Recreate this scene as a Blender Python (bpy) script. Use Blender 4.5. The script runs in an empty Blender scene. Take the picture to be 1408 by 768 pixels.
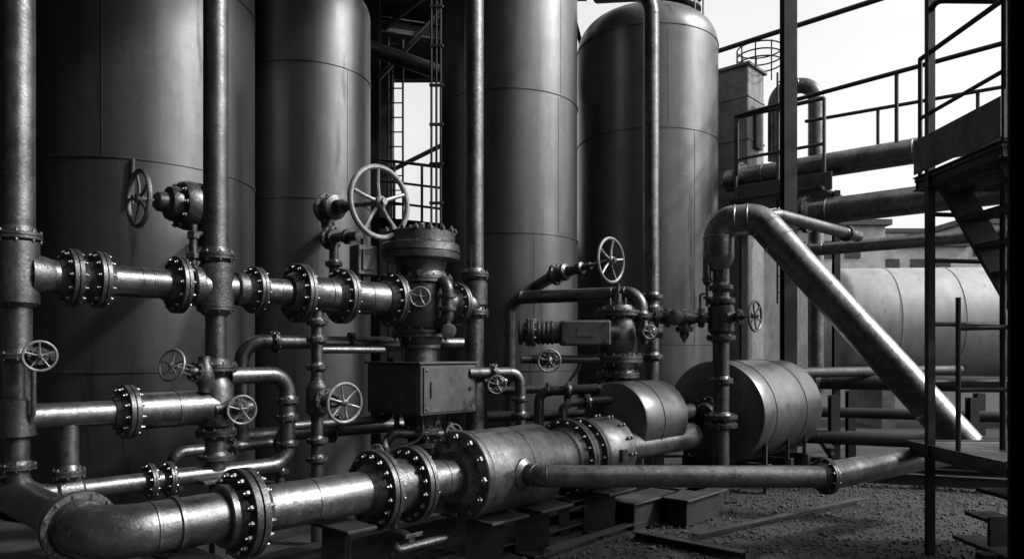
import bpy, math, random
from mathutils import Vector, Matrix
random.seed(7)
V3=Vector
U=V3((.673,.740,0)).normalized(); W=V3((.740,-.673,0)).normalized()
X=V3((1,0,0)); Y=V3((0,1,0)); Z=V3((0,0,1))
sc=bpy.context.scene
# ------------------------------------------------------------- materials
def g(v): return (v,v,v,1)
def metal(name,c0,c1,met,r0,r1,scale=2.5,spot=None,spot_amt=.5,bump=.15,bscale=40,streak=False,dent=0.0,mid=(.65,1.15)):
    m=bpy.data.materials.new(name); m.use_nodes=True; nt=m.node_tree; N=nt.nodes; L=nt.links
    b=N['Principled BSDF']; b.inputs['Metallic'].default_value=met
    tc=N.new('ShaderNodeTexCoord'); mp=N.new('ShaderNodeMapping'); L.new(tc.outputs['Object'],mp.inputs[0])
    if streak: mp.inputs['Scale'].default_value=(1,1,.10)
    def noise(s,d=4,r=.6,src=None,dist=0):
        n=N.new('ShaderNodeTexNoise'); n.inputs['Scale'].default_value=s; n.inputs['Detail'].default_value=d
        n.inputs['Roughness'].default_value=r; n.inputs['Distortion'].default_value=dist
        L.new((src or tc.outputs['Object']),n.inputs['Vector']); return n.outputs['Fac']
    def ramp(src,a,bb,ca,cb):
        r=N.new('ShaderNodeValToRGB'); e=r.color_ramp.elements
        e[0].position=a; e[1].position=bb; e[0].color=g(ca); e[1].color=g(cb); L.new(src,r.inputs[0]); return r.outputs[0]
    def mix(f,a,bb,t='MIX'):
        x=N.new('ShaderNodeMix'); x.data_type='RGBA'; x.blend_type=t
        if isinstance(f,float): x.inputs[0].default_value=f
        else: L.new(f,x.inputs[0])
        L.new(a,x.inputs[6]); 
        if isinstance(bb,float): x.inputs[7].default_value=g(bb)
        else: L.new(bb,x.inputs[7])
        return x.outputs[2]
    col=ramp(noise(scale*(3 if streak else 1),5,.62,mp.outputs[0] if streak else None),.34,.68,c0,c1)
    md=ramp(noise(scale*5,4,.7),.3,.7,mid[0],mid[1])
    col=mix(1.0,col,md,'MULTIPLY')
    if spot is not None:
        mask=ramp(noise(scale*9,4,.65),.61,.68,0,spot_amt)
        col=mix(mask,col,float(spot))
        mask2=ramp(noise(scale*3.1,6,.75,mp.outputs[0] if streak else None),.58,.67,0,.7)
        col=mix(mask2,col,float(c0*.3))
    L.new(col,b.inputs['Base Color'])
    ro=ramp(noise(scale*2.3,5,.7,mp.outputs[0] if streak else None),.3,.7,r0,r1)
    L.new(ro,b.inputs['Roughness'])
    bp=N.new('ShaderNodeBump'); bp.inputs['Strength'].default_value=bump; bp.inputs['Distance'].default_value=.01
    L.new(noise(bscale,3,.6),bp.inputs['Height'])
    if dent:
        b2=N.new('ShaderNodeBump'); b2.inputs['Strength'].default_value=dent; b2.inputs['Distance'].default_value=.05
        L.new(noise(1.6,1,.4),b2.inputs['Height']); L.new(b2.outputs[0],bp.inputs['Normal'])
    L.new(bp.outputs[0],b.inputs['Normal'])
    return m
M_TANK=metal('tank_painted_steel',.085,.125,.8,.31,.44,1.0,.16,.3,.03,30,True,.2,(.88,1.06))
M_PIPE=metal('pipe_worn_steel',.09,.18,.85,.25,.46,3.0,.34,.45,.2,45)
M_PIPEL=metal('pipe_bright_steel',.13,.25,.88,.24,.43,3.0,.42,.5,.2,45)
M_CAST=metal('cast_iron',.06,.13,.75,.28,.50,5.0,.28,.45,.35,60)
M_WHEEL=metal('wheel_painted_iron',.15,.27,.5,.35,.55,7.0,.05,.6,.3,60)
M_BOLT=metal('bolt_steel',.12,.26,.85,.25,.45,12.0,.04,.5,.2,60)
M_BOX=metal('box_painted_steel',.07,.11,.55,.36,.52,3.0,.2,.4,.10,40,False,0,(.85,1.1))
M_BLK=metal('structural_dark_paint',.008,.018,.1,.5,.75,3.0,.05,.4,.2,40)
M_GREY=metal('structural_grey_paint',.045,.09,.4,.4,.65,3.0,.16,.4,.2,40)
M_TOWER=metal('tower_grey_paint',.12,.19,.2,.5,.7,2.0,.03,.4,.1,40)
M_VES=metal('vessel_brushed_steel',.10,.16,.8,.30,.46,2.0,.22,.3,.10,60,False,.12,(.85,1.1))
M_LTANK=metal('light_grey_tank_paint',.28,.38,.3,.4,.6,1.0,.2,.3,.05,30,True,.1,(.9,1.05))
M_CONC=metal('concrete',.10,.2,0,.8,.95,3.0,.05,.5,.6,40)
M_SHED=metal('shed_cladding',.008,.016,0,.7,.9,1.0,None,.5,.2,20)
M_ROOFS=metal('light_render_wall',.35,.5,0,.8,.95,.3,None,.5,.1,10)
M_GLASS=metal('window_glass_dark',.02,.04,0,.1,.2,.3)
M_GRAV=metal('gravel_ground',.010,.035,0,.85,1,2.0,.08,.6,1.0,38)
M_STONE=metal('gravel_stone',.015,.11,0,.65,.95,9.0,.22,.5,.4,80)
# ------------------------------------------------------------- mesh kit
class Ob:
    def __init__(s,name): s.name=name; s.v=[]; s.f=[]; s.m=[]; s.mats=[]
    def mi(s,m):
        if m not in s.mats: s.mats.append(m)
        return s.mats.index(m)
    def add(s,vs,fs,m):
        o=len(s.v); s.v.extend([tuple(x) for x in vs]); k=s.mi(m)
        for f in fs: s.f.append(tuple(i+o for i in f)); s.m.append(k)
    def done(s,ang=32):
        me=bpy.data.meshes.new(s.name); me.from_pydata(s.v,[],s.f)
        for m in s.mats: me.materials.append(m)
        me.polygons.foreach_set('material_index',s.m); me.polygons.foreach_set('use_smooth',[True]*len(s.f))
        me.update(); me.set_sharp_from_angle(angle=math.radians(ang))
        ob=bpy.data.objects.new(s.name,me); sc.collection.objects.link(ob); return ob
def fr(d):
    d=V3(d).normalized(); a=d.cross(Z)
    if a.length<1e-3: a=X.copy()
    a.normalize(); return a,a.cross(d).normalized(),d
def lathe(o,p,d,prof,m,seg=32,cap=True):
    a,b,d=fr(d); p=V3(p); vs=[];fs=[];n=seg
    cs=[(math.cos(2*math.pi*i/n),math.sin(2*math.pi*i/n)) for i in range(n)]
    for s,r in prof:
        for c,t in cs: vs.append(p+d*s+(a*c+b*t)*max(r,1e-4))
    for k in range(len(prof)-1):
        for i in range(n):
            j=(i+1)%n; fs.append((k*n+i,(k+1)*n+i,(k+1)*n+j,k*n+j))
    if cap:
        fs.append(tuple(range(n))); e=(len(prof)-1)*n; fs.append(tuple(e+i for i in reversed(range(n))))
    o.add(vs,fs,m)
def cyl(o,p0,p1,r,m,seg=16,r1=None,ch=None):
    p0=V3(p0);p1=V3(p1);L=(p1-p0).length; r1=r if r1 is None else r1
    if ch: lathe(o,p0,p1-p0,[(0,r-ch),(ch,r),(L-ch,r1),(L,r1-ch)],m,seg)
    else: lathe(o,p0,p1-p0,[(0,r),(L,r1)],m,seg)
def path(pts,bend):
    pts=[V3(p) for p in pts]; out=[pts[0]]
    for i in range(1,len(pts)-1):
        a=pts[i]-pts[i-1]; c=pts[i+1]-pts[i]; la,lc=a.length,c.length; a.normalize(); c.normalize()
        th=a.angle(c)
        if th<.02: out.append(pts[i]); continue
        b=bend; t=b*math.tan(th/2); mx=.48*min(la,lc)
        if t>mx: b*=mx/t; t=mx
        k=4/3*math.tan(th/4)*b; A=pts[i]-a*t; D=pts[i]+c*t; B=A+a*k; C=D-c*k
        n=max(4,int(th/.12))
        for q in range(n+1):
            u=q/n; out.append(A*(1-u)**3+B*3*u*(1-u)**2+C*3*u*u*(1-u)+D*u**3)
    out.append(pts[-1]); return out
def sweep(o,pts,r,m,bend=.2,seg=20,beads=True):
    P=path(pts,bend); n=seg; vs=[];fs=[]; nrm=None
    for i,p in enumerate(P):
        t=(P[min(i+1,len(P)-1)]-P[max(i-1,0)]).normalized()
        if nrm is None: nrm=fr(t)[0]
        nrm=(nrm-t*nrm.dot(t)).normalized(); bn=t.cross(nrm)
        for k in range(n):
            a=2*math.pi*k/n; vs.append(p+(nrm*math.cos(a)+bn*math.sin(a))*r)
    for i in range(len(P)-1):
        for k in range(n):
            j=(k+1)%n; fs.append((i*n+k,i*n+j,(i+1)*n+j,(i+1)*n+k))
    fs.append(tuple(reversed(range(n)))); e=(len(P)-1)*n; fs.append(tuple(e+i for i in range(n)))
    o.add(vs,fs,m)
    if beads and len(pts)>2:
        Q=[V3(p) for p in pts]
        for i in range(1,len(Q)-1):
            a=(Q[i]-Q[i-1]); c=(Q[i+1]-Q[i]); th=a.angle(c)
            if th<.2: continue
            t=min(bend*math.tan(th/2),.48*min(a.length,c.length))
            bead(o,Q[i]-a.normalized()*t,a,r,m); bead(o,Q[i]+c.normalized()*t,c,r,m)
def bead(o,p,d,r,m):
    w=r*.09; lathe(o,V3(p)-V3(d).normalized()*w,d,[(0,r*.99),(w*.5,r*1.035),(w*1.5,r*1.035),(2*w,r*.99)],m,24,False)
def torus(o,c,nrm,R,r,m,seg=40,k=10):
    a,b,d=fr(nrm); c=V3(c); vs=[];fs=[]
    for i in range(seg):
        t=2*math.pi*i/seg; e=a*math.cos(t)+b*math.sin(t)
        for j in range(k):
            s=2*math.pi*j/k; vs.append(c+e*(R+r*math.cos(s))+d*r*math.sin(s))
    for i in range(seg):
        for j in range(k):
            i2=(i+1)%seg;j2=(j+1)%k; fs.append((i*k+j,i2*k+j,i2*k+j2,i*k+j2))
    o.add(vs,fs,m)
def box(o,c,s,m,ax=X,ay=Y,az=Z,ch=.006):
    c=V3(c); h=[s[0]/2,s[1]/2,s[2]/2]; ch=min(ch,min(h)*.4); A=[V3(ax),V3(ay),V3(az)]; vs=[];idx={}
    for sx in(-1,1):
        for sy in(-1,1):
            for sz in(-1,1):
                sg=(sx,sy,sz)
                for k in range(3):
                    q=c.copy()
                    for t in range(3): q=q+A[t]*sg[t]*(h[t]-(0 if t==k else ch))
                    idx[(sx,sy,sz,k)]=len(vs); vs.append(q)
    fs=[]
    for k in range(3):
        i,j=[(1,2),(2,0),(0,1)][k]
        for s_ in(-1,1):
            q=[]
            for (a,b) in((-1,-1),(1,-1),(1,1),(-1,1)):
                sg=[0,0,0]; sg[k]=s_; sg[i]=a; sg[j]=b; q.append(idx[(*sg,k)])
            fs.append(tuple(q if s_>0 else q[::-1]))
    for k in range(3):
        i,j=[(1,2),(2,0),(0,1)][k]
        for a in(-1,1):
            for b in(-1,1):
                def gt(s_,kk):
                    sg=[0,0,0]; sg[k]=s_; sg[i]=a; sg[j]=b; return idx[(*sg,kk)]
                q=[gt(-1,i),gt(1,i),gt(1,j),gt(-1,j)]; fs.append(tuple(q if a*b<0 else q[::-1]))
    for sx in(-1,1):
        for sy in(-1,1):
            for sz in(-1,1):
                q=[idx[(sx,sy,sz,k)] for k in range(3)]; fs.append(tuple(q if sx*sy*sz>0 else q[::-1]))
    o.add(vs,fs,m)
def beam(o,p0,p1,w,h,m,kind='I',up=Z,t=None):
    p0=V3(p0);p1=V3(p1); d=(p1-p0).normalized(); up=V3(up)
    if abs(d.dot(up))>.95: up=Y
    a=d.cross(up).normalized(); b=a.cross(d).normalized(); t=t or max(.008,w*.09); x=w/2;y=h/2
    if kind=='I': poly=[(-x,-y),(x,-y),(x,-y+t),(t/2,-y+t),(t/2,y-t),(x,y-t),(x,y),(-x,y),(-x,y-t),(-t/2,y-t),(-t/2,-y+t),(-x,-y+t)]
    elif kind=='C': poly=[(-x,-y),(x,-y),(x,-y+t),(-x+t,-y+t),(-x+t,y-t),(x,y-t),(x,y),(-x,y)]
    elif kind=='L': poly=[(-x,-y),(x,-y),(x,-y+t),(-x+t,-y+t),(-x+t,y),(-x,y)]
    else: poly=[(-x,-y),(x,-y),(x,y),(-x,y)]
    n=len(poly); vs=[p+a*q[0]+b*q[1] for p in(p0,p1) for q in poly]
    fs=[(i,(i+1)%n,n+(i+1)%n,n+i) for i in range(n)]+[tuple(reversed(range(n))),tuple(range(n,2*n))]
    o.add(vs,fs,m)
def nuts(o,p,d,R,n,nr,nt,off,m=None,ph=0):
    a,b,d=fr(d); m=m or M_BOLT; p=V3(p)
    for i in range(n):
        t=2*math.pi*i/n+ph; q=p+(a*math.cos(t)+b*math.sin(t))*R
        for s in off:
            sg=1 if s>0 else -1; L=random.uniform(.35,.75)
            lathe(o,q+d*s,d*sg,[(0,nr),(nt*.85,nr),(nt,nr*.85)],m,6)
            lathe(o,q+d*(s+sg*nt*.95),d*sg,[(0,nr*.5),(nt*L,nr*.5),(nt*(L+.1),nr*.4)],m,8)
def flange(o,p,d,R,r,th,n=12,m=None,single=False):
    m=m or M_CAST; d=V3(d).normalized(); c=th*.12; hb=r+.38*(R-r); gp=th*.14
    prof=[(-3.0*th,r*1.01),(-1.5*th,hb*.97),(-1.15*th,hb),(-1.1*th,R-c),(-1.1*th+c,R),(-gp,R),(-gp,R*.9),(gp,R*.9),(gp,R),(1.1*th-c,R),(1.1*th,R-c),(1.15*th,hb),(1.5*th,hb*.97),(3.0*th,r*1.01)]
    lathe(o,p,d,prof,m,44)
    nuts(o,p,d,(R+hb)*.5,n,max(.011,(R-hb)*.24),th*.6,(-1.1*th,1.1*th),ph=random.uniform(0,.4))
def ring(o,p,d,R,th,m=None):
    m=m or M_CAST; c=th*.15
    lathe(o,V3(p)-V3(d).normalized()*th/2,d,[(0,R-c),(c,R),(th-c,R),(th,R-c)],m,36)
def wheel(o,c,n,R,spokes=5,m=None,ph=.3,rim=None):
    m=m or M_WHEEL; a,b,d=fr(n); c=V3(c); rim=rim or R*.085
    torus(o,c,d,R-rim,rim,m,48,10)
    lathe(o,c-d*R*.16,d,[(0,R*.12),(R*.03,R*.16),(R*.26,R*.16),(R*.30,R*.11)],m,20)
    lathe(o,c+d*R*.12,d,[(0,R*.09),(R*.12,R*.09)],M_BOLT,6)
    for i in range(spokes):
        t=2*math.pi*i/spokes+ph; e=a*math.cos(t)+b*math.sin(t)
        P=[c+e*R*.1-d*R*.02,c+e*R*.45-d*R*.05,c+e*(R-rim*1.2)]
        sweep(o,P,R*.055,m,.1,8,False)
def valve(o,p,pd,sd,s,wr,stem,L=None,m=None,fl=True,spokes=5,n=8,ph=.3,bon=1.0):
    m=m or M_CAST; p=V3(p);pd=V3(pd).normalized();sd=V3(sd).normalized(); L=L or s*3.2
    lathe(o,p-pd*L,pd,[(0,s),(L*.3,s*1.05),(L*.6,s*1.5),(L*.85,s*1.7),(L*1.15,s*1.7),(L*1.4,s*1.5),(L*1.7,s*1.05),(2*L,s)],m,28)
    if fl:
        for q in(-1,1): flange(o,p+pd*q*L,pd,s*2.0,s,s*.28,n,m)
    k=bon
    lathe(o,p,sd,[(0,1.2*s*k),(1.9*s*k,1.1*s*k),(2.0*s*k,1.1*s*k),(2.02*s*k,1.75*s*k),(2.55*s*k,1.75*s*k),(2.57*s*k,1.0*s*k),(3.1*s*k,.8*s*k),(3.4*s*k,.5*s*k),(3.8*s*k,.5*s*k)],m,28)
    nuts(o,p+sd*2.29*s*k,sd,1.45*s*k,8,.17*s*k+.003,.2*s*k,(-.27*s*k,.27*s*k))
    a,b,_=fr(sd); b=pd if abs(pd.dot(sd))<.5 else a
    e=stem*.86
    for q in(-1,1):
        sweep(o,[p+b*q*.8*s*k+sd*2.5*s*k,p+b*q*.75*s*k+sd*(2.5*s*k+(e-2.5*s*k)*.6),p+b*q*.25*s*k+sd*e],.16*s*k+.003,m,.05,8,False)
    lathe(o,p+sd*(e-.25*s),sd,[(0,.35*s),(.1*s,.45*s),(.5*s,.45*s),(.6*s,.35*s)],m,16)
    cyl(o,p,p+sd*(stem+.25*wr),.16*s+.004,M_PIPEL,10)
    if wr: wheel(o,p+sd*stem,sd,wr,spokes,None,ph)
def at(p,t,z=None): return V3((p[0]+U.x*t,p[1]+U.y*t,z if z is not None else p[2]))
# ------------------------------------------------------------- ground
o=Ob('gravel_ground'); n=60
vs=[];fs=[]
def gx(i):
    t=i/n*2-1; return math.copysign(abs(t)**3,t)*400+t*12
for i in range(n+1):
    for j in range(n+1):
        x=gx(i);y=gx(j)+7; r=math.hypot(x,y-7)
        vs.append((x,y,(random.uniform(-.015,.015) if r<40 else 0)))
for i in range(n):
    for j in range(n):
        a=i*(n+1)+j; fs.append((a,a+n+1,a+n+2,a+1))
o.add(vs,fs,M_GRAV); o.done()
o=Ob('gravel'); ico=[(0,0,1),(.9,0,.3),(.25,.85,.35),(-.75,.5,.3),(-.7,-.55,.35),(.3,-.85,.3),(.5,.6,-.5),(-.5,.7,-.5),(-.8,-.1,-.5),(0,-.8,-.5),(.7,-.4,-.5)]
icf=[(0,1,2),(0,2,3),(0,3,4),(0,4,5),(0,5,1),(1,6,2),(2,7,3),(3,8,4),(4,9,5),(5,10,1),(2,6,7),(3,7,8),(4,8,9),(5,9,10),(1,10,6)]
for k in range(14000):
    x=random.uniform(-1.5,6.5); y=random.uniform(5.0,10.5)
    if x<0 and random.random()<.6: continue
    s=random.uniform(.005,.019)*(1.9 if random.random()<.05 else 1)
    rz=random.uniform(0,6.28); c,sn=math.cos(rz),math.sin(rz); sx,sy,sz=[s*random.uniform(.6,1.3) for _ in range(3)]
    o.add([(x+(a*sx*c-b*sy*sn),y+(a*sx*sn+b*sy*c),.010+d*sz*.7) for a,b,d in ico],icf,M_STONE)
o.done(10)
# ------------------------------------------------------------- vertical tanks
def tank(cx,cy,R,H,dome,rings,seams=((.5,0,9),),pw=.7):
    o=Ob('storage_tank'); c=V3((cx,cy,0))
    prof=[(0.0,R*1.0),(.6,R)]
    for z in sorted(rings): prof+=[(z-.012,R),(z-.008,R+.012),(z+.008,R+.012),(z+.012,R)]
    prof+=[(H,R)]
    for i in range(1,21):
        a=math.pi/2*i/20; prof.append((H+dome*math.sin(a),R*math.cos(a)**pw if i<20 else .001))
    lathe(o,c,Z,prof,M_TANK,112)
    ring(o,c+Z*.06,Z,R+.12,.03,M_CAST)
    for ang,z0,z1 in seams:
        e=V3((math.sin(ang),-math.cos(ang),0)); p=c+e*(R+.001)
        beam(o,p+Z*z0,p+Z*z1,.014,.007,M_TANK,'box',up=e)
    return o,c
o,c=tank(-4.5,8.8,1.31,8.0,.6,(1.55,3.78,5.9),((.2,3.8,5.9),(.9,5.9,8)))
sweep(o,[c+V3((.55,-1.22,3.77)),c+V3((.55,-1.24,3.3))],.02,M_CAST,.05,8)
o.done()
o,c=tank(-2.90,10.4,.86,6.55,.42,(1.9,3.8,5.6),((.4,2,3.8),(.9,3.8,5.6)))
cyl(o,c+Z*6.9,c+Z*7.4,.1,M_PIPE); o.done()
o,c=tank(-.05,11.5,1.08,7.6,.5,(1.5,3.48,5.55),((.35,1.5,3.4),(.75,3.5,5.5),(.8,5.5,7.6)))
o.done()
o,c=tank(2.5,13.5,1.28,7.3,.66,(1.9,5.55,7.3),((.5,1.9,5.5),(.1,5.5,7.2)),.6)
nc=c+V3((.42,-.3,0))
lathe(o,nc+Z*7.6,Z,[(0,.46),(.2,.42),(.3,.40),(.32,.5),(.37,.5),(.38,.3),(.5,.2)],M_CAST,32)
torus(o,nc+Z*8.22,Z,.55,.028,M_CAST)
for i in range(6):
    a=i*1.047; e=V3((math.cos(a),math.sin(a),0)); cyl(o,nc+e*.55+Z*7.5,nc+e*.55+Z*8.24,.018,M_CAST,8)
o.done()
# ------------------------------------------------------------- riser A with left bottom run
A=V3((-3.357,4.94,0))
o=Ob('riser_pipe')
cyl(o,A+Z*2.5,A+Z*6.5,.103,M_PIPE,28); flange(o,A+Z*2.54,Z,.145,.103,.022,8)
lathe(o,A+Z*2.06,Z,[(0,.1),(.03,.13),(.44,.13),(.47,.1)],M_PIPE,28)
cyl(o,A+Z*1.2,A+Z*2.1,.085,M_PIPE,24); flange(o,A+Z*1.73,Z,.125,.085,.016,8)
lathe(o,A+Z*1.17,Z,[(0,.08),(.02,.11),(.26,.11),(.28,.08)],M_PIPE,28)
K=V3((-1.99,6.44,0))
sweep(o,[A+Z*1.2,A+Z*.77,V3((K.x,K.y,.77)),K+Z*1.56,V3((-2.35,6.04,1.56))],.07,M_PIPE,.17,24)
flange(o,A+Z*.98,Z,.11,.07,.014,8)
for t in(.86,1.0): flange(o,at(A,t,.77),U,.135,.07,.018,10)
ring(o,at(A,.31,.77),U,.09,.2)
flange(o,K+Z*1.33,Z,.10,.07,.016,8); flange(o,K+Z*1.18,Z,.10,.07,.016,8); flange(o,K+Z*.95,Z,.10,.07,.012,6)
o.done()
B1=at(A,.31)
o=Ob('branch_pipe'); cyl(o,B1+Z*.75,B1+Z*1.3,.062,M_PIPE,20); flange(o,B1+Z*.9,Z,.105,.062,.02,8); o.done()
o=Ob('lower_pipeline')
cyl(o,at(A,.05,1.31),at(A,.7,1.31),.092,M_PIPE,28); flange(o,at(A,.70,1.31),U,.2,.1,.035,12)
cyl(o,at(A,.72,1.31),at(A,1.42,1.31),.14,M_PIPE,32); bead(o,at(A,1.05,1.31),U,.14,M_PIPE)
o.done()
# ------------------------------------------------------------- upper header
H0=V3((-3.30,5.0,2.285)); ez=2.285
o=Ob('header_pipeline')
cyl(o,at(H0,-.08),at(H0,2.1),.115,M_PIPE,36)
lathe(o,at(H0,2.1),U,[(0,.115),(.12,.16),(1.2,.16)],M_PIPE,36)
cyl(o,at(H0,3.7),at(H0,4.25),.13,M_PIPE,28)
lathe(o,at(H0,-.02),U,[(0,.15),(.1,.13),(.14,.115)],M_CAST,28)
for t in(.24,.42): flange(o,at(H0,t),U,.205,.115,.03,12)
flange(o,at(H0,.99),U,.225,.115,.03,12); ring(o,at(H0,1.12),U,.16,.08)
flange(o,at(H0,1.64),U,.2,.115,.03,12); ring(o,at(H0,1.5),U,.14,.1)
flange(o,at(H0,2.06),U,.265,.15,.036,14)
flange(o,at(H0,2.52),U,.26,.16,.036,14)
flange(o,at(H0,4.0),U,.23,.13,.03,12)
for t in(.7,.78,1.85,2.35,2.8): bead(o,at(H0,t),U,.115 if t<2 else .16,M_PIPE)
o.done()
# ------------------------------------------------------------- riser B
Bp=V3((-2.426,5.96,0))
o=Ob('riser_pipe')
cyl(o,Bp+Z*2.5,Bp+Z*6.8,.098,M_PIPE,28); flange(o,Bp+Z*2.54,Z,.15,.098,.024,8)
lathe(o,Bp+Z*2.05,Z,[(0,.09),(.05,.14),(.4,.14),(.46,.1)],M_CAST,28)
flange(o,Bp+Z*2.12,Z,.15,.085,.022,8)
cyl(o,Bp+Z*1.1,Bp+Z*2.1,.083,M_PIPE,24)
flange(o,Bp+Z*1.63,Z,.17,.09,.025,10)
lathe(o,Bp+Z*1.12,Z,[(0,.09),(.04,.135),(.36,.135),(.44,.09)],M_CAST,28)
flange(o,Bp+Z*1.1,Z,.16,.09,.022,10); cyl(o,Bp+Z*.8,Bp+Z*1.1,.085,M_PIPE,24); flange(o,Bp+Z*.9,Z,.14,.085,.016,8)
box(o,Bp+V3((.02,-.02,.72)),(.34,.26,.03),M_CAST,U,-W,Z); box(o,Bp+V3((.02,-.02,.3)),(.1,.1,.84),M_BLK,U,-W,Z)
o.done()
def hv(p,pd,sd,s,wr,stem,fl=True,sp=5,bon=1,L=None,ph=.3):
    o=Ob('handwheel_valve'); valve(o,p,pd,sd,s,wr,stem,L,None,fl,sp,8,ph,bon); return o
o=hv(Bp+V3((-.03,-.15,1.58)),Z,V3((-.38,-1,.25)),.045,.13,.34,False); o.done()
o=hv(Bp+V3((.14,.0,1.30)),U,V3((.75,-1,.0)),.05,.12,.24,False); o.done()
o=hv(A+V3((.13,0,1.73)),X,V3((.7,-.9,0)),.035,.105,.2,False); 
sweep(o,[A+V3((.14,-.05,1.65)),A+V3((.14,-.05,1.35)),A+V3((.05,0,1.2))],.016,M_PIPE,.05,10); o.done()
# ------------------------------------------------------------- bonnet valve on tank 1
o=Ob('tank_outlet_valve'); wc=V3((-3.12,6.08,3.04))
wheel(o,wc,-U,.25,5,None,.1)
cyl(o,wc,wc+U*.3,.028,M_PIPEL,12)
lathe(o,wc+U*.12,U,[(0,.05),(.03,.08),(.1,.09),(.12,.14),(.15,.15),(.2,.15),(.22,.20),(.27,.215),(.33,.215),(.35,.17),(.55,.15)],M_CAST,36)
nuts(o,wc+U*.37,U,.185,10,.02,.02,(-.04,.04)); flange(o,wc+U*.52,U,.21,.13,.025,12)
sweep(o,[wc+U*.45,wc+U*.66,(-3.42,8.35,3.04)],.10,M_CAST,.12,20)
o.done()
o=Ob('gauge_fitting'); q=at(H0,1.1,0)+V3((.0,.03,0))
cyl(o,q+Z*2.3,q+Z*2.78,.03,M_CAST,14); lathe(o,q+Z*2.5,Z,[(0,.03),(.01,.06),(.05,.06),(.06,.03),(.16,.03),(.17,.05),(.22,.05),(.23,.03)],M_CAST,6)
lathe(o,q+Z*2.42+V3((0,-.02,0)),-Y,[(0,.03),(.03,.055),(.07,.055)],M_CAST,20); o.done()
# ------------------------------------------------------------- small riser P + wheel
Pp=V3((-1.786,6.665,0))
o=Ob('drain_riser_pipe')
cyl(o,Pp+Z*.0,Pp+Z*2.28,.055,M_PIPE,20)
for z in(2.03,1.87,1.62,.95,.78): flange(o,Pp+Z*z,Z,.1,.055,.015,8)
lathe(o,Pp+Z*1.16,Z,[(0,.06),(.05,.1),(.28,.1),(.34,.06)],M_CAST,24)
sweep(o,[Pp+Z*1.78,Pp+V3((.5,.6,1.78))],.035,M_PIPE,.1,12)
o.done()
o=hv(Pp+V3((.0,0,1.33)),Z,V3((.62,-.6,-.03)),.06,.185,.45,False,6); o.done()
o=Ob('transfer_pipe')
sweep(o,[(-2.62,7.05,.9),(-2.62,7.05,1.86),(-.45,8.65,1.86)],.07,M_PIPE,.2,20)
for t in(.12,.42,.75): 
    q=V3((-2.62,7.05,1.86)).lerp(V3((-.45,8.65,1.86)),t); flange(o,q,V3((2.17,1.6,0)),.11,.07,.016,8)
o.done()
# ------------------------------------------------------------- big handwheel valve on tank 2 nozzle
o=Ob('handwheel_valve'); wc=V3((-1.31,7.2,3.24))
wheel(o,wc,W,.375,5,None,.25,.028)
nz=V3((-1.985,7.81,3.30)); d=(wc-nz).normalized()
cyl(o,nz,wc+d*.08,.028,M_PIPEL,12)
lathe(o,nz,d,[(-.1,.09),(0,.1),(.1,.1),(.12,.13),(.17,.13),(.19,.08),(.3,.07),(.32,.05),(.45,.045)],M_CAST,24)
flange(o,nz,d,.16,.1,.025,10)
cyl(o,nz,(-2.46,9.75,3.33),.08,M_CAST,20)
nz2=nz+V3((.05,-.03,-.32)); flange(o,nz2,d,.13,.08,.022,10); cyl(o,nz2-d*.1,nz2+d*.5,.05,M_CAST,16); ring(o,nz2+d*.3,d,.08,.05)
sweep(o,[nz2+d*.05,nz2+d*.05-Z*.75],.05,M_CAST,.1,16); flange(o,nz2+d*.05-Z*.28,Z,.09,.05,.016,8)
cyl(o,nz2-d*.05,nz-d*.05,.06,M_CAST,16)
o.done()
o=Ob('instrument_box'); q=V3((-1.50,7.35,2.68)); box(o,q,(.24,.16,.3),M_BOX,U,-W,Z,.01); box(o,q+W*.09,(.16,.02,.2),M_CAST,U,-W,Z)
cyl(o,q-Z*.15,q-Z*.42,.03,M_CAST,12); cyl(o,q+Z*.15,q+Z*.22,.03,M_CAST,12); o.done()
# ------------------------------------------------------------- central gate valve
C=V3((-.955,7.58,0))
o=Ob('gate_valve')
cyl(o,C+Z*2.9,C+Z*3.0,.36,M_CAST,48,None,.012)
lathe(o,C+Z*0,Z,[(2.70,.38),(2.715,.405),(2.77,.41),(2.775,.395),(2.785,.395),(2.79,.41),(2.86,.405),(2.875,.39),(2.885,.36),(2.92,.36)],M_PIPE,56)
nuts(o,C+Z*2.94,Z,.36,16,.024,.03,(-.055,.055)); nuts(o,C+Z*2.95,Z,.24,8,.02,.02,(.05,))
lathe(o,C,Z,[(2.48,.27),(2.60,.25),(2.70,.28)],M_CAST,48)
flange(o,C+Z*2.50,Z,.34,.26,.03,16)
lathe(o,C,Z,[(1.96,.2),(2.0,.27),(2.1,.31),(2.45,.31),(2.5,.26)],M_CAST,48)
flange(o,C+Z*1.95,Z,.30,.2,.035,14); cyl(o,C+Z*1.6,C+Z*1.95,.17,M_CAST,32)
flange(o,at(H0,3.1),U,.27,.17,.035,14); cyl(o,at(H0,3.1),at(H0,3.5),.19,M_CAST,32)
ring(o,C+Z*1.82,Z,.21,.05)
f=(W*.75-U*.65).normalized(); q=C+f*.3+Z*2.3; cyl(o,C+Z*2.3,q+f*.05,.06,M_CAST,20); ring(o,q+f*.04,f,.10,.03); wheel(o,q+f*.14,f,.105,5,None,.4); cyl(o,q,q+f*.14,.018,M_PIPEL,10)
q=C+f*.3+Z*2.55; cyl(o,C+Z*2.55,q+f*.06,.035,M_CAST,12)
g1=C+W*.3+Z*2.47; sweep(o,[C+W*.1+Z*2.47,g1+W*.12,g1+W*.12-Z*.42,C+W*.1+Z*2.05],.06,M_CAST,.1,18)
ring(o,g1+W*.12-Z*.15,Z,.085,.04); ring(o,g1+W*.12-Z*.28,Z,.085,.04)
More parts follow.
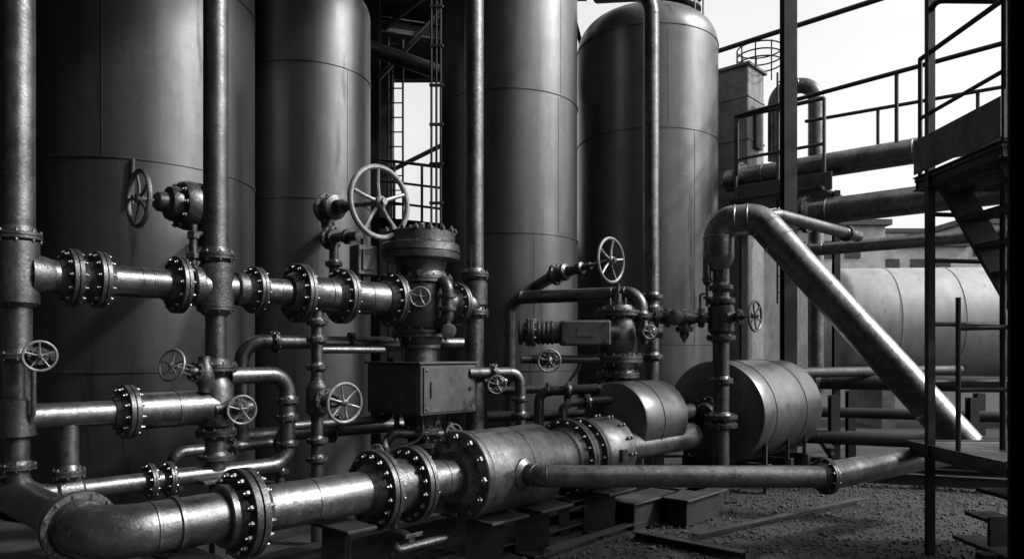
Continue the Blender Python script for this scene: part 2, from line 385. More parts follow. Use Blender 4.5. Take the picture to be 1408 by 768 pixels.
q=C+W*.42+Z*1.97; lathe(o,q,(W-U*.6),[(0,.03),(.02,.075),(.06,.075),(.065,.05)],M_CAST,24); cyl(o,C+Z*1.97,q,.02,M_CAST)
for k in range(5):
    a=k*1.26; cyl(o,C+V3((math.cos(a)*.12,math.sin(a)*.12,2.98)),C+V3((math.cos(a)*.12,math.sin(a)*.12,3.07)),.02,M_CAST,8)
lathe(o,C+Z*2.98,Z,[(0,.09),(.03,.09),(.05,.05),(.12,.05)],M_CAST,16)
lathe(o,C,Z,[(0,.28),(.03,.28),(.035,.12),(.7,.12),(.78,.2),(.82,.2),(.83,.13),(1.0,.16),(1.14,.2)],M_CAST,32)
flange(o,C+Z*.95,Z,.23,.14,.03,12)
o.done()
o=Ob('junction_box'); bc=V3((-.954,7.67,1.385))
box(o,bc,(.77,.86,.51),M_BOX,U,-W,Z,.012)
fc=bc+W*.43
box(o,fc+W*.008,(.70,.016,.45),M_BOX,U,-W,Z,.005)
for a in(-.31,.31):
    for b in(-.19,.19): lathe(o,fc+W*.014+U*a+Z*b,W,[(0,.014),(.01,.014),(.014,.009)],M_BOLT,8)
box(o,fc+W*.02-U*.26,(.02,.02,.16),M_CAST,U,-W,Z); lathe(o,fc+W*.014+U*.28,W,[(0,.022),(.02,.02)],M_CAST,16)
box(o,fc+W*.017+U*.05+Z*.1,(.10,.004,.05),M_BOX,U,-W,Z,.001)
lf=bc-U*.385
for a in(-.36,.36):
    for b in(-.19,.19): lathe(o,lf+W*a+Z*b,-U,[(0,.014),(.01,.014)],M_BOLT,8)
box(o,lf-U*.006,(.012,.78,.43),M_BOX,U,-W,Z,.004)
box(o,bc+Z*.265,(.82,.9,.02),M_BOX,U,-W,Z,.004)
for a in(-.25,-.1,.1): cyl(o,bc+U*a-W*.1-Z*.25,bc+U*a-W*.1-Z*.42,.03,M_CAST,12)
sweep(o,[bc+U*.2+W*.2-Z*.25,bc+U*.2+W*.2-Z*.55,bc+U*.7+W*.35-Z*.7,bc+U*.8+W*.4-Z*1.3],.018,M_BLK,.15,10,False)
sweep(o,[bc-U*.25+W*.3-Z*.25,bc-U*.25+W*.32-Z*.5,bc-U*.6+W*.1-Z*.62,bc-U*.8+W*.0-Z*1.3],.016,M_BLK,.15,10,False)
o.done()
Cc=V3((-.426,8.16,0))
o=Ob('riser_pipe'); cyl(o,Cc,Cc+Z*7,.108,M_PIPE,28)
for z in(2.62,2.2,1.5): flange(o,Cc+Z*z,Z,.165,.108,.025,10)
lathe(o,Cc+Z*2.25,Z,[(0,.1),(.04,.15),(.28,.15),(.33,.1)],M_CAST); o.done()
o=Ob('bypass_pipe'); sweep(o,[(-.45,7.6,1.54),(.09,7.85,1.54),(.09,7.85,.2)],.06,M_PIPE,.13,18)
flange(o,(-.2,7.71,1.54),V3((.54,.25,0)),.1,.06,.015,8); flange(o,(.09,7.85,1.08),Z,.1,.06,.015,8); flange(o,(.09,7.85,1.25),Z,.09,.06,.012,8); o.done()
o=hv(V3((-.18,7.72,1.45)),V3((.54,.25,0)),V3((.1,-1,-.1)),.04,.1,.25,False); o.done()
# ------------------------------------------------------------- front transfer pipeline
F0=V3((-1.907,4.2,.77))
o=Ob('main_pipeline')
e0=at(F0,-.43)
sweep(o,[e0-W*.6,e0,at(F0,2.35)],.147,M_PIPEL,.26,44)
flange(o,e0-W*.33,W,.2,.147,.024,12)
cyl(o,e0-W*.6,e0-W*2.2,.12,M_PIPE)
lathe(o,at(F0,-.06),U,[(0,.147),(.008,.16),(.03,.16),(.038,.147)],M_PIPEL,40)
flange(o,at(F0,.37),U,.275,.15,.045,16); ring(o,at(F0,.25),U,.19,.05,M_PIPEL)
for t in(1.38,1.70): flange(o,at(F0,t),U,.285,.15,.04,16)
cyl(o,at(F0,1.4),at(F0,1.7),.2,M_CAST,36)
bead(o,at(F0,.85),U,.147,M_PIPEL); bead(o,at(F0,2.0),U,.147,M_PIPEL)
lathe(o,at(F0,2.12),U,[(0,.148),(.0,.2),(.06,.26),(.065,.350),(.075,.358),(.13,.358),(.14,.352),(.15,.345),(1.02,.345),(1.04,.335),(1.05,.29),(1.4,.25)],M_PIPEL,72)
nuts(o,at(F0,2.185),U,.308,12,.032,.03,(-.005,)); 
torus(o,at(F0,2.75),U,.3455,.004,M_PIPEL,64,6)
flange(o,at(F0,3.6),U,.36,.26,.04,18); flange(o,at(F0,3.8),U,.36,.26,.035,18)
lathe(o,at(F0,3.8),U,[(0,.3),(.05,.33),(.45,.34),(.5,.33),(.52,.15),(2.2,.15)],M_PIPEL,56)
nuts(o,at(F0,4.2),U,.352,14,.018,.02,(-.02,.02))
p=at(F0,4.05)+W*.33; box(o,p,(.1,.07,.12),M_CAST,U,-W,Z)
q=at(F0,1.55,0); cyl(o,q+Z*.35,q+Z*.7,.03,M_CAST,12); lathe(o,q+W*.0+Z*.42,W,[(-.08,.03),(0,.05),(.1,.05),(.2,.03)],M_CAST,16); box(o,q+W*.22+Z*.45,(.16,.012,.03),M_CAST,U,-W,Z)
sweep(o,[q+Z*.42,q+Z*.3,q+Z*.3+U*.5],.03,M_CAST,.08,10)
o.done()
o=Ob('outlet_pipe'); s0=at(F0,2.62); 
sweep(o,[s0+W*.25,s0+W*.50,(2.46,5.77,.77)],.088,M_PIPEL,.12,28)
lathe(o,s0+W*.33,W,[(0,.13),(.02,.13),(.05,.09)],M_PIPEL,28)
flange(o,(2.50,5.80,.77),V3((1,.35,0)),.145,.09,.02,10)
sweep(o,[(2.5,5.8,.77),(3.91,6.85,.77),(4.75,7.4,.77)],.112,M_PIPEL,.3,28)
bead(o,(2.75,5.99,.77),V3((1.41,1.05,0)),.112,M_PIPEL); bead(o,(1.3,5.87,.77),X,.088,M_PIPEL)
o.done()
# ------------------------------------------------------------- supports / skid
def support(p,w,top,wide=.5):
    o=Ob('pipe_support'); p=V3(p)
    beam(o,p+Z*.03,p+Z*(top-.03),w,w,M_BLK,'I',up=Y,t=.012)
    box(o,p+Z*(top-.015),(w*1.5,wide,.024),M_BLK,U,W,Z); box(o,p+Z*.015,(w*1.6,w*1.6,.024),M_BLK,U,W,Z); o.done()
for t,tp in((.0,.6),(1.05,.6),(2.5,.42),(3.1,.42),(4.1,.42)): support(at(F0,t,0),.16 if t<2 else .3,tp,.6)
o=Ob('skid_frame')
beam(o,(1.69,6.73,.04),(4.05,8.41,.04),.08,.08,M_GREY,'C'); beam(o,(1.14,6.86,.04),(1.95,6.12,.04),.09,.08,M_GREY,'C')
beam(o,(-.6,5.75,.05),(1.5,8.1,.05),.14,.1,M_BLK,'C'); beam(o,(.3,6.2,.04),(1.3,7.3,.04),.1,.08,M_GREY,'C')
beam(o,(.2,7.2,.06),(3.2,9.9,.06),.14,.12,M_BLK,'I')
beam(o,(.5,7.0,.3),(1.25,7.75,.3),.2,.08,M_BLK,'C')
for x,y in((.5,7.0),(1.25,7.75)): beam(o,(x,y,0),(x,y,.27),.1,.1,M_BLK,'I')
for x,y in((1.35,7.45),(2.1,8.1),(1.9,7.6)): box(o,(x,y,.14),(.7,.22,.26),M_BLK,U,W,Z); box(o,(x,y,.285),(.85,.34,.02),M_GREY,U,W,Z)
beam(o,(-3.5,5.5,.1),(-.6,8.7,.1),.14,.2,M_BLK,'I'); beam(o,(-2.5,4.9,.1),(-.4,7.2,.1),.14,.2,M_BLK,'I')
o.done()
# ------------------------------------------------------------- horizontal vessels
def vessel(c,d,r,L,bands,far=.12):
    o=Ob('horizontal_vessel'); c=V3(c)
    prof=[(0,r-.03),(.008,r-.012),(.03,r)]
    for b in bands: prof+=[(b-.012,r),(b-.008,r+.008),(b+.008,r+.008),(b+.012,r)]
    prof+=[(L,r)]+[(L+far*r*math.sin(a)*2,r*math.cos(a)) for a in(.3,.6,.9,1.2,1.5)]
    lathe(o,c,d,prof,M_VES,80); return o
S0=V3((1.10,7.85,1.02))
o=vessel(S0,U,.42,.85,(.36,))
for t in(.15,.6): beam(o,at(S0,t,.1)+W*.2,at(S0,t,.75)+W*.2,.1,.06,M_BLK,'C'); beam(o,at(S0,t,.1)-W*.2,at(S0,t,.75)-W*.2,.1,.06,M_BLK,'C')
cyl(o,at(S0,.7),at(S0,1.7),.1,M_CAST); flange(o,at(S0,1.2),U,.2,.1,.03,10)
o.done()
M0=V3((2.56,9.2,.99))
o=vessel(M0,U,.665,1.9,(.35,1.35))
lathe(o,M0,-U,[(0,.16),(.1,.12),(.2,.12)],M_CAST,24); flange(o,M0-U*.2,U,.22,.12,.03,12)
for t in(.3,1.0,1.6):
    for s in(-1,1):
        q=at(M0,t,0)+W*s*.55; beam(o,q,q+Z*.75,.12,.05,M_GREY,'L',up=W)
    box(o,at(M0,t,.22),(.1,1.2,.3),M_BLK,U,W,Z)
o.done()
# ------------------------------------------------------------- control valve with actuator
Wp=V3((1.21,8.3,0))
o=Ob('control_valve')
flange(o,Wp+Z*2.2,Z,.26,.17,.03,12); lathe(o,Wp+Z*2.2,Z,[(0,.2),(.05,.2),(.06,.08),(.12,.06),(.22,.05),(.23,.02),(.34,.02)],M_CAST,28)
for a in range(4):
    q=Wp+V3((math.cos(a*1.57+.6)*.12,math.sin(a*1.57+.6)*.12,2.25)); cyl(o,q,q+Z*.12,.015,M_BOLT,8)
lathe(o,Wp,Z,[(1.7,.17),(1.78,.22),(2.08,.22),(2.2,.17)],M_CAST,40)
flange(o,Wp+Z*1.68,Z,.28,.17,.035,14); cyl(o,Wp+Z*1.3,Wp+Z*1.7,.16,M_CAST,32); flange(o,Wp+Z*1.5,Z,.24,.16,.025,12)
lathe(o,Wp,Z,[(.2,.2),(.9,.2),(1.2,.3),(1.35,.16)],M_CAST,32)
q=Wp+V3((.26,-.22,1.98)); valve(o,q,Z,V3((.2,-1,0)),.04,.08,.16,None,None,False)
cyl(o,Wp+Z*1.98,Wp+V3((.5,.0,1.98)),.06,M_CAST,16); flange(o,Wp+V3((.36,0,1.98)),X,.13,.07,.02,10)
o.done()
o=Ob('electric_actuator'); q=V3((.15,8.15,1.98)); dx=V3((1,-.03,0)).normalized()
flange(o,q+dx*.06,dx,.16,.1,.03,10); lathe(o,q-dx*.08,dx,[(0,.12),(.02,.14),(.05,.14)],M_CAST,24)
cyl(o,q,q+dx*.45,.125,M_CAST,28); 
for t in(.15,.2,.25,.3): ring(o,q+dx*t,dx,.14,.02)
box(o,q+dx*.66+V3((0,-.03,-.01)),(.55,.28,.28),M_BOX,dx,Y,Z,.02)
for a in(-.22,.22):
    for b in(-.1,.1): lathe(o,q+dx*(.66+a)+V3((0,-.17,b)),-Y,[(0,.014),(.012,.012)],M_BOLT,8)
box(o,q+dx*.66+V3((0,-.172,.0)),(.2,.004,.1),M_GREY,dx,Y,Z,.001)
cyl(o,q+dx*.9,q+dx*1.05,.08,M_CAST,20)
sweep(o,[q+dx*.6-Z*.1,q+dx*.6-Z*.4,q+dx*.45-Z*.6,q+dx*.45-Z*1.4],.018,M_BLK,.15,10,False)
o.done()
o=Ob('loop_pipe'); sweep(o,[(-.036,9.0,.8),(-.036,9.0,2.43),(1.46,8.25,2.43),(1.46,8.25,2.0)],.08,M_PIPE,.18,24)
flange(o,(1.46,8.25,2.17),Z,.13,.075,.02,8); flange(o,(-.036,9,1.45),Z,.13,.075,.02,8)
for t in(.12,.8): bead(o,V3((-.036,9,2.43)).lerp(V3((1.46,8.25,2.43)),t),V3((1.5,-.75,0)),.08,M_PIPE)
o.done()
D=V3((1.82,9.5,0))
o=Ob('vent_pipe'); sweep(o,[D+Z*.3,D+Z*6.45,(1.2,10.2,6.75)],.1,M_PIPE,.4,24)
for z in(2.48,2.32,1.7): flange(o,D+Z*z,Z,.15,.1,.02,8)
lathe(o,D+Z*1.95,Z,[(0,.1),(.06,.15),(.2,.15),(.26,.1)],M_CAST); o.done()
o=hv(V3((.4,8.05,1.68)),X,V3((0,-1,-.05)),.05,.13,.25,False); cyl(o,(.1,8.05,1.68),(1.1,8.2,1.68),.045,M_CAST,16); o.done()
o=Ob('handwheel_valve'); wc=V3((1.197,8.8,2.87)); nz=V3((.572,9.37,2.76)); d=(wc-nz).normalized()
wheel(o,wc,W,.285,5,None,.5,.02); cyl(o,nz,wc+d*.06,.024,M_PIPEL,12)
lathe(o,nz,d,[(-.1,.08),(.1,.08),(.12,.11),(.17,.11),(.19,.07),(.32,.055),(.34,.075),(.42,.075),(.43,.04),(.55,.04)],M_CAST,24); flange(o,nz,d,.14,.09,.022,10)
cyl(o,nz,(.35,10.6,2.72),.08,M_CAST,20); o.done()
o=Ob('small_bore_piping')
for pts,r in(([(.3,8.1,.4),(.3,8.1,1.32),(.95,8.0,1.36)],.055),([(.55,7.9,.5),(.55,7.9,1.2),(1.1,7.9,1.25)],.045),
    ([(-.6,7.3,.3),(-.6,7.3,.85),(.1,7.5,.95)],.04),([(-1.5,7.2,.5),(-1.2,7.3,.95),(-.6,7.6,.9)],.05),
    ([(-2.2,6.9,.2),(-2.2,6.9,1.05),(-1.3,7.8,1.05),(-1.3,7.8,1.7)],.045),([(-2.9,6.2,.3),(-2.9,6.2,.9),(-2.2,7.0,.9)],.05),
    ([(-.3,8.6,1.0),(1.5,8.9,1.0)],.07),([(-.3,8.8,1.3),(1.2,9.2,1.3),(1.2,9.2,2.0)],.05),([(-3.0,7.2,.9),(-1.0,8.9,.9)],.08)):
    sweep(o,pts,r,M_CAST,.12,14); q=(V3(pts[0])+V3(pts[1]))/2; flange(o,q,V3(pts[1])-V3(pts[0]),r*1.8,r,.014,8)
    if len(pts)>2: q=V3(pts[1]).lerp(V3(pts[2]),.5); flange(o,q,V3(pts[2])-V3(pts[1]),r*1.8,r,.014,8)
o.done()
for p,sd,wr in(((-.62,7.25,.95),(.3,-1,.2),.08),((-1.25,7.1,.8),(-.2,-1,.1),.07)):
    o=hv(V3(p),Z,V3(sd),.035,wr,.2,False); o.done()
# ------------------------------------------------------------- riser T and diagonal pipe
T=V3((2.47,8.6,0))
o=Ob('riser_pipe'); cyl(o,T,T+Z*2.95,.095,M_PIPE,24)
for z in(2.52,1.42): flange(o,T+Z*z,Z,.14,.095,.02,8)
for z in(1.0,.9): flange(o,T+Z*z,Z,.19,.095,.02,10)
lathe(o,T+Z*1.95,Z,[(0,.1),(.06,.15),(.34,.15),(.4,.1)],M_CAST,28); flange(o,T+Z*1.93,Z,.17,.1,.02,10); flange(o,T+Z*2.36,Z,.16,.1,.02,10)
box(o,T+Z*.02,(.3,.3,.03),M_BLK)
o.done()
o=hv(T+V3((-.42,.05,2.17)),X,V3((0,0,-1)),.06,0,.3,True,5,1,.2); cyl(o,T+V3((-.95,.15,2.15)),T+Z*2.17,.06,M_CAST,18); flange(o,T+V3((-.75,.1,2.16)),X,.12,.06,.018,8)
lathe(o,T+V3((-.55,.05,2.17)),V3((-.1,-1,0)),[(0,.08),(.12,.1),(.2,.09),(.22,.05)],M_CAST,20); o.done()
o=hv(T+W*.12+Z*2.17,U,W,.05,.185,.30,False,6); o.done()
o=Ob('instrument_bottle'); q=T+V3((-.17,-.02,0)); lathe(o,q,Z,[(2.55,.03),(2.58,.05),(2.85,.05),(2.9,.03),(2.95,.02),(3.0,.02)],M_CAST,16); cyl(o,q+Z*2.3,q+Z*2.56,.018,M_CAST,10); sweep(o,[q+Z*2.6+X*.02,T+Z*2.6],.02,M_CAST); sweep(o,[q+Z*2.45,q+Z*2.45-X*.08,q-X*.08+Z*2.25],.015,M_CAST,.04,8); ring(o,q+Z*2.62,Z,.06,.02); ring(o,q+Z*2.4,Z,.045,.03); o.done()
o=Ob('diagonal_pipe')
sweep(o,[(2.44,8.6,2.9),(2.44,8.6,3.30),(2.86,8.42,3.30),(4.62,7.4,.80)],.18,M_PIPEL,.26,40)
lathe(o,V3((2.44,8.6,2.72)),Z,[(0,.1),(.03,.13),(.15,.18),(.2,.18)],M_PIPEL,36)
dd=(V3((4.62,7.4,.8))-V3((2.86,8.42,3.30))).normalized(); q=V3((2.86,8.42,3.30))
for t in(.35,1.55,2.75): bead(o,q+dd*t,dd,.18,M_PIPEL)
o.done()
o=Ob('link_pipe'); sweep(o,[(2.7,8.55,3.3),(3.2,8.8,3.42),(4.76,10.0,3.35)],.075,M_PIPE,.3,20); flange(o,(4.5,9.8,3.36),V3((1.5,1.2,0)),.11,.075,.02,8); o.done()
# ------------------------------------------------------------- right background pipes
for pts,r,nm in(([(4.0,13.5,4.93),(9.2,9.0,4.93)],.2,'overhead_pipe'),([(4.7,12.2,4.05),(9.0,8.4,4.05)],.21,'overhead_pipe'),([(4.3,11.05,3.29),(7.4,8.6,3.29)],.09,'overhead_pipe'),
    ([(4.9,12.2,1.27),(8.5,10.6,1.27)],.12,'ground_pipe'),([(4.5,11.2,.85),(8.0,9.8,.85)],.08,'ground_pipe'),([(4.0,10.6,.55),(8.0,9.0,.55)],.1,'ground_pipe'),([(3.6,10.6,1.45),(8,13,1.45)],.08,'ground_pipe')):
    o=Ob(nm); mm=M_PIPEL if nm[0]=='o' else M_BLK; sweep(o,pts,r,mm,.2,24); d=V3(pts[1])-V3(pts[0])
    for t in(.1,.45,.8): 
        q=V3(pts[0]).lerp(V3(pts[1]),t); bead(o,q,d,r,mm)
    flange(o,V3(pts[0]).lerp(V3(pts[1]),.04),d,r*1.5,r,.035,10); o.done()
o=Ob('pipe_rack')
for p in((5.4,11.6),(7.0,10.9),(4.6,10.4),(6.2,9.8)):
    beam(o,(p[0],p[1],0),(p[0],p[1],1.15),.12,.12,M_BLK,'I'); beam(o,(p[0]-.3,p[1]-.6,.42),(p[0]+.2,p[1]+.9,.42),.1,.1,M_BLK,'I')
for y in(9.3,9.9,10.6): beam(o,(3.4,y+.8,.12),(7.5,y-.8,.12),.12,.14,M_BLK,'I')
o.done()
o=Ob('gooseneck_pipe'); sweep(o,[(5.64,13.5,1.0),(5.64,13.5,6.75),(5.0,13.8,6.75),(5.0,13.8,5.4)],.14,M_PIPE,.3,24)
flange(o,(5.64,13.5,4.7),Z,.2,.14,.03,10); ring(o,(5.3,13.65,6.75),V3((-.9,.4,0)),.2,.1); o.done()
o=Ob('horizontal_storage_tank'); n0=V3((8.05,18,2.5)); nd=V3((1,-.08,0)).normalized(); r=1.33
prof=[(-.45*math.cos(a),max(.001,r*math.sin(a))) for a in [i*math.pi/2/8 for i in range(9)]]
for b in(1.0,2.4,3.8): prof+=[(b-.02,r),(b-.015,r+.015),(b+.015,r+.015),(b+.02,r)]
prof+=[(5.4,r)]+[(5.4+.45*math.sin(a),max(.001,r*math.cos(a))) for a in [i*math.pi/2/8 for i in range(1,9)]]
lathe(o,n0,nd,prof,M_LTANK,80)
for t in(.8,4.6): box(o,n0+nd*t-Z*1.8,(.3,2.0,1.5),M_CONC,nd,nd.cross(Z),Z)
o.done()
# ------------------------------------------------------------- machinery tower + platform
o=Ob('machinery_tower'); tx=V3((4.42,14.2,0))
box(o,tx+Z*3.6,(.72,.72,7.3),M_TOWER,U,W,Z,.02)
box(o,tx+Z*7.2,(.82,.82,.06),M_TOWER,U,W,Z,.01)
for z in(5.0,5.8,6.6): box(o,tx+Z*z,(.75,.75,.04),M_TOWER,U,W,Z)
box(o,tx+V3((.0,0,6.0))+W*.4,(.3,.06,.7),M_BLK,U,W,Z)
for k in range(3):
    torus(o,tx+V3((.35,-.2,7.3+k*.14)),Z,.42,.014,M_BLK,28,6)
for k in range(9):
    a=k*.7; e=V3((math.cos(a)*.42+.35,math.sin(a)*.42-.2,0)); cyl(o,tx+e+Z*7.1,tx+e+Z*7.6,.014,M_BLK,6)
o.done()
def rails(o,p0,p1,h,n,m,r=.03,mid=1):
    p0=V3(p0);p1=V3(p1); cyl(o,p0+Z*h,p1+Z*h,r,m,10)
    for k in range(mid): cyl(o,p0+Z*h*(k+1)/(mid+1),p1+Z*h*(k+1)/(mid+1),r*.8,m,8)
    for i in range(n): q=p0.lerp(p1,i/(n-1)); cyl(o,q,q+Z*h,r*.9,m,8)
o=Ob('access_platform')
p0=V3((4.0,13.0,4.45)); p1=V3((5.2,11.9,4.45))
box(o,V3((4.75,12.65,4.42)),(1.6,1.0,.06),M_BLK,W,U,Z); box(o,(p0+p1)/2+V3((-.0,-.0,.12)),(1.7,.03,.3),M_GREY,W,U,Z)
rails(o,p0,(5.15,12.0,4.45),1.5,3,M_GREY,.035,1); 
for t in(.0,.5,1.0):
    q=p0.lerp(p1,t)+U*.3; beam(o,q-Z*4.45,q,.1,.1,M_BLK,'I')
o.done()
o=Ob('walkway_handrail')
cyl(o,(3.98,13.0,5.97),(7.6,8.9,5.97),.035,M_BLK,10); cyl(o,(3.9,14.0,7.53),(8.0,9.9,7.53),.045,M_BLK,10)
cyl(o,(5.2,12.9,5.85),(8.6,10.5,5.85),.03,M_BLK,10)
for t in(.28,.62,.95): q=V3((5.2,12.9,5.85)).lerp(V3((8.6,10.5,5.85)),t); cyl(o,q,q-Z*1.0,.028,M_BLK,8)
for t in(0.01,.5): q=V3((3.98,13.0,5.97)).lerp(V3((7.6,8.9,5.97)),t); cyl(o,q,q-Z*1.05,.03,M_BLK,8)
o.done()
o=Ob('steel_column'); beam(o,(4.18,11,0),(4.18,11,9),.19,.2,M_BLK,'I',t=.02); box(o,(4.18,11,.02),(.4,.4,.03),M_BLK); o.done()
o=Ob('ladder'); 
for dx_ in(0,.3): cyl(o,(4.6+dx_,12.6,2.6),(4.6+dx_,12.6,6.6),.02,M_BLK,8)
for k in range(14): cyl(o,(4.6,12.6,2.8+k*.28),(4.9,12.6,2.8+k*.28),.014,M_BLK,6)
o.done()
# ------------------------------------------------------------- stair tower (right)
o=Ob('steel_stair_tower')
for x,y,h in((3.62,6.3,5.6),(4.9,6.5,5.6),(4.75,5.35,4.3),(3.75,5.3,1.0)): beam(o,(x,y,0),(x,y,h),.06,.06,M_BLK,'box')
def grate(o,x0,x1,y0,y1,z,m=M_BLK):
    for k in range(int((x1-x0)/.035)+1): beam(o,(x0+k*.035,y0,z),(x0+k*.035,y1,z),.006,.03,m,'box')
    for k in range(int((y1-y0)/.1)+1): beam(o,(x0,y0+k*.1,z),(x1,y0+k*.1,z),.008,.026,m,'box')
    for a,b in(((x0,y0),(x1,y0)),((x1,y0),(x1,y1)),((x1,y1),(x0,y1)),((x0,y1),(x0,y0))): beam(o,(*a,z-.03),(*b,z-.03),.04,.12,m,'C')
grate(o,3.6,5.2,5.35,6.5,3.28); grate(o,3.6,5.2,5.3,6.6,.93,M_GREY)
box(o,(4.4,5.95,.952),(1.5,1.2,.006),M_GREY)
box(o,(4.4,5.33,3.5),(1.6,.012,.36),M_GREY); box(o,(3.58,5.9,3.48),(.012,1.15,.3),M_GREY)
rails(o,(3.62,5.35,3.3),(5.2,5.35,3.3),1.05,4,M_BLK,.022,1); rails(o,(3.62,6.45,3.3),(3.62,5.35,3.3),1.05,2,M_BLK,.022,1)
sweep(o,[(3.62,6.3,4.7),(3.62,6.2,4.75),(4.4,5.6,4.45),(5.2,5.0,4.4)],.025,M_BLK,.1,8)
for y in(5.5,6.25): beam(o,(5.1,y,.9),(3.75,y,3.25),.05,.22,M_BLK,'C')
for k in range(10):
    t=(k+.5)/10; box(o,(5.1-1.35*t,5.87,.9+2.35*t),(.24,.74,.03),M_BLK)
for k in range(4): box(o,(3.85+.1*k,5.75,.2+k*.2),(.26,.8,.03),M_BLK)
beam(o,(4.0,5.35,.05),(4.8,5.35,.85),.05,.16,M_GREY,'C')
for z in(1.5,2.0,2.55,2.95): cyl(o,(3.62,6.3,z),(4.9,6.5,z),.02,M_BLK,8)
for z in(1.45,1.95): cyl(o,(3.62,5.9,z),(4.8,5.7,z+.02),.02,M_BLK,8)
cyl(o,(3.62,5.9,.95),(3.62,5.9,2.2),.02,M_BLK,8); cyl(o,(4.05,6.0,.95),(4.05,6.0,3.2),.025,M_BLK,8)
box(o,(4.3,5.5,.4),(1.4,.03,.22),M_BLK); beam(o,(3.6,5.6,.15),(5.2,5.6,.15),.1,.12,M_BLK,'C')
o.done()
o=Ob('steel_column'); beam(o,(2.575,3.5,0),(2.575,3.5,6),.22,.24,M_BLK,'I',t=.02); o.done()
# ------------------------------------------------------------- structures between tanks 2 and 3
o=Ob('ladder')
for x in(-2.55,-2.25): cyl(o,(x,15,0),(x,15,8.6),.022,M_BLK,8)
for k in range(28): cyl(o,(-2.55,15,.3+k*.3),(-2.25,15,.3+k*.3),.014,M_BLK,6)
o.done()
o=Ob('steel_frame')
beam(o,(-2.62,14,0),(-2.62,14,9),.16,.16,M_BLK,'I'); beam(o,(-3,14,8.1),(0,15.5,8.3),.25,.3,M_BLK,'I'); beam(o,(-3,14.5,9.0),(1.5,14.5,9.0),.2,.4,M_BLK,'I')
for a,b in(((-2.6,14,7.0),(-1.0,14.5,9)),((-1.2,14,9),(-2.6,14.2,8)),((-2.6,14.2,5.2),(-1.2,14.2,5.9)),((1.0,14,9.0),(1.6,15,7.5))): beam(o,a,b,.09,.09,M_BLK,'L')
rails(o,(-2.8,14,4.3),(-1.2,14,4.1),1.2,4,M_BLK,.03,2); beam(o,(-3.0,14,4.3),(-1.0,14,4.1),.1,.2,M_BLK,'C')
o.done()
o=Ob('overhead_pipe'); sweep(o,[(-3.2,13.2,7.5),(-1.2,13.8,7.0),(.6,14.6,7.0)],.14,M_CAST,.3); o.done()
o=Ob('cable_riser')
for x in(-1.13,-1.06,-1.0): cyl(o,(x,10.2,1.9),(x,10.2,7.5),.017,M_BLK,8)
for k in range(10): box(o,(-1.06,10.2,2.2+k*.55),(.2,.04,.04),M_BLK)
o.done()
# ------------------------------------------------------------- shed, added light-blocking canopy and rear block, far buildings
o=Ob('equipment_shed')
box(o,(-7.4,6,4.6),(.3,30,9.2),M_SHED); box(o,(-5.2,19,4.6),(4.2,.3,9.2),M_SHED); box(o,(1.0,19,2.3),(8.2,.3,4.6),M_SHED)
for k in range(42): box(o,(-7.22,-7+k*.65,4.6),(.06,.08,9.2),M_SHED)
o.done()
o=Ob('sky_block_canopy'); box(o,(-4.6,17.5,9.6),(6.2,7,.12),M_SHED); box(o,(-3.0,3.5,9.6),(9.4,20.8,.12),M_SHED)  # canopy added to keep sky light off the left; front part unseen
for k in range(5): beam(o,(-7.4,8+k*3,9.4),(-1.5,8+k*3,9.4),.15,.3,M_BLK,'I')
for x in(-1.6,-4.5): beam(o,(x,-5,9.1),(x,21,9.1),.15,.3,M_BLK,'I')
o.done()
o=Ob('rear_light_blocker')  # unseen building block added behind the camera to cut sky light and reflections
box(o,(-.5,-9,5.5),(17,6,11),M_SHED); box(o,(-.5,-9,11.1),(17.4,6.4,.2),M_GREY)
for k in range(6): box(o,(-7+k*2.6,-5.98,7.5),(1.4,.06,1.2),M_GLASS)
box(o,(0,-5.97,2),(3.2,.08,4),M_GREY); 
o.done()
for x,y,w,h in((17.5,42,4,8.4),(22.5,44,5,7.6),(28,45,5,9),(36,60,16,11)):
    o=Ob('warehouse'); box(o,(x,y,h/2),(w,8,h),M_ROOFS); box(o,(x,y,h+.15),(w+.5,8.5,.3),M_GREY)
    for k in range(int(w/1.4)):
        for z in(h*.5,h*.85): box(o,(x-w/2+.9+k*1.4,y-4.02,z),(.8,.06,.9),M_GLASS)
    o.done()
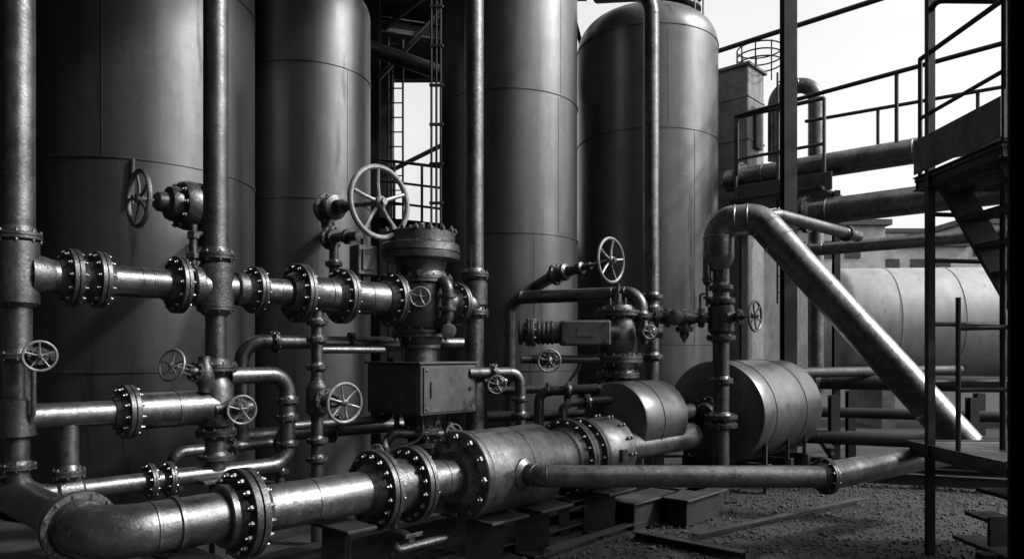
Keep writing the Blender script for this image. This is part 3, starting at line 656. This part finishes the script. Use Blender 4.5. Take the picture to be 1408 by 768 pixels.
# ------------------------------------------------------------- light, world, camera
el=math.radians(38); az_vec=V3((1,-.16,0)).normalized()
sd=V3((az_vec.x*math.cos(el),az_vec.y*math.cos(el),math.sin(el)))
li=bpy.data.lights.new('sun','SUN'); li.energy=3.8; li.angle=math.radians(3); li.color=(1,1,1)
lo=bpy.data.objects.new('sun',li); lo.rotation_euler=(-sd).to_track_quat('-Z','Y').to_euler(); sc.collection.objects.link(lo)
w=bpy.data.worlds.new('World'); sc.world=w; w.use_nodes=True; nt=w.node_tree
bg=nt.nodes['Background']; sk=nt.nodes.new('ShaderNodeTexSky'); sk.sky_type='NISHITA'; sk.sun_disc=False
sk.sun_elevation=el; sk.sun_rotation=math.atan2(az_vec.x,az_vec.y); sk.dust_density=6; sk.air_density=2
bw=nt.nodes.new('ShaderNodeRGBToBW'); nt.links.new(sk.outputs[0],bw.inputs[0])
# thin overcast: cloud veil brightens the clear sky
ma=nt.nodes.new('ShaderNodeMath'); ma.operation='MULTIPLY_ADD'; ma.inputs[1].default_value=1.2; nt.links.new(bw.outputs[0],ma.inputs[0])
tc=nt.nodes.new('ShaderNodeTexCoord'); cn=nt.nodes.new('ShaderNodeTexNoise'); cn.inputs['Scale'].default_value=2.5; cn.inputs['Detail'].default_value=4; nt.links.new(tc.outputs['Generated'],cn.inputs['Vector'])
mr=nt.nodes.new('ShaderNodeMapRange'); mr.inputs[1].default_value=.3; mr.inputs[2].default_value=.7; mr.inputs[3].default_value=1.8; mr.inputs[4].default_value=3.0; nt.links.new(cn.outputs['Fac'],mr.inputs[0]); nt.links.new(mr.outputs[0],ma.inputs[2])
nt.links.new(ma.outputs[0],bg.inputs[0]); bg.inputs[1].default_value=.15
cd=bpy.data.cameras.new('camera'); cd.sensor_width=36; cd.lens=25.57; cd.shift_y=.0717; cd.clip_end=1500
co=bpy.data.objects.new('camera',cd); co.location=(0,0,1.75); co.rotation_euler=(math.radians(90),0,0); sc.collection.objects.link(co); sc.camera=co
sc.view_settings.view_transform='Standard'; sc.view_settings.look='None'; sc.view_settings.exposure=0
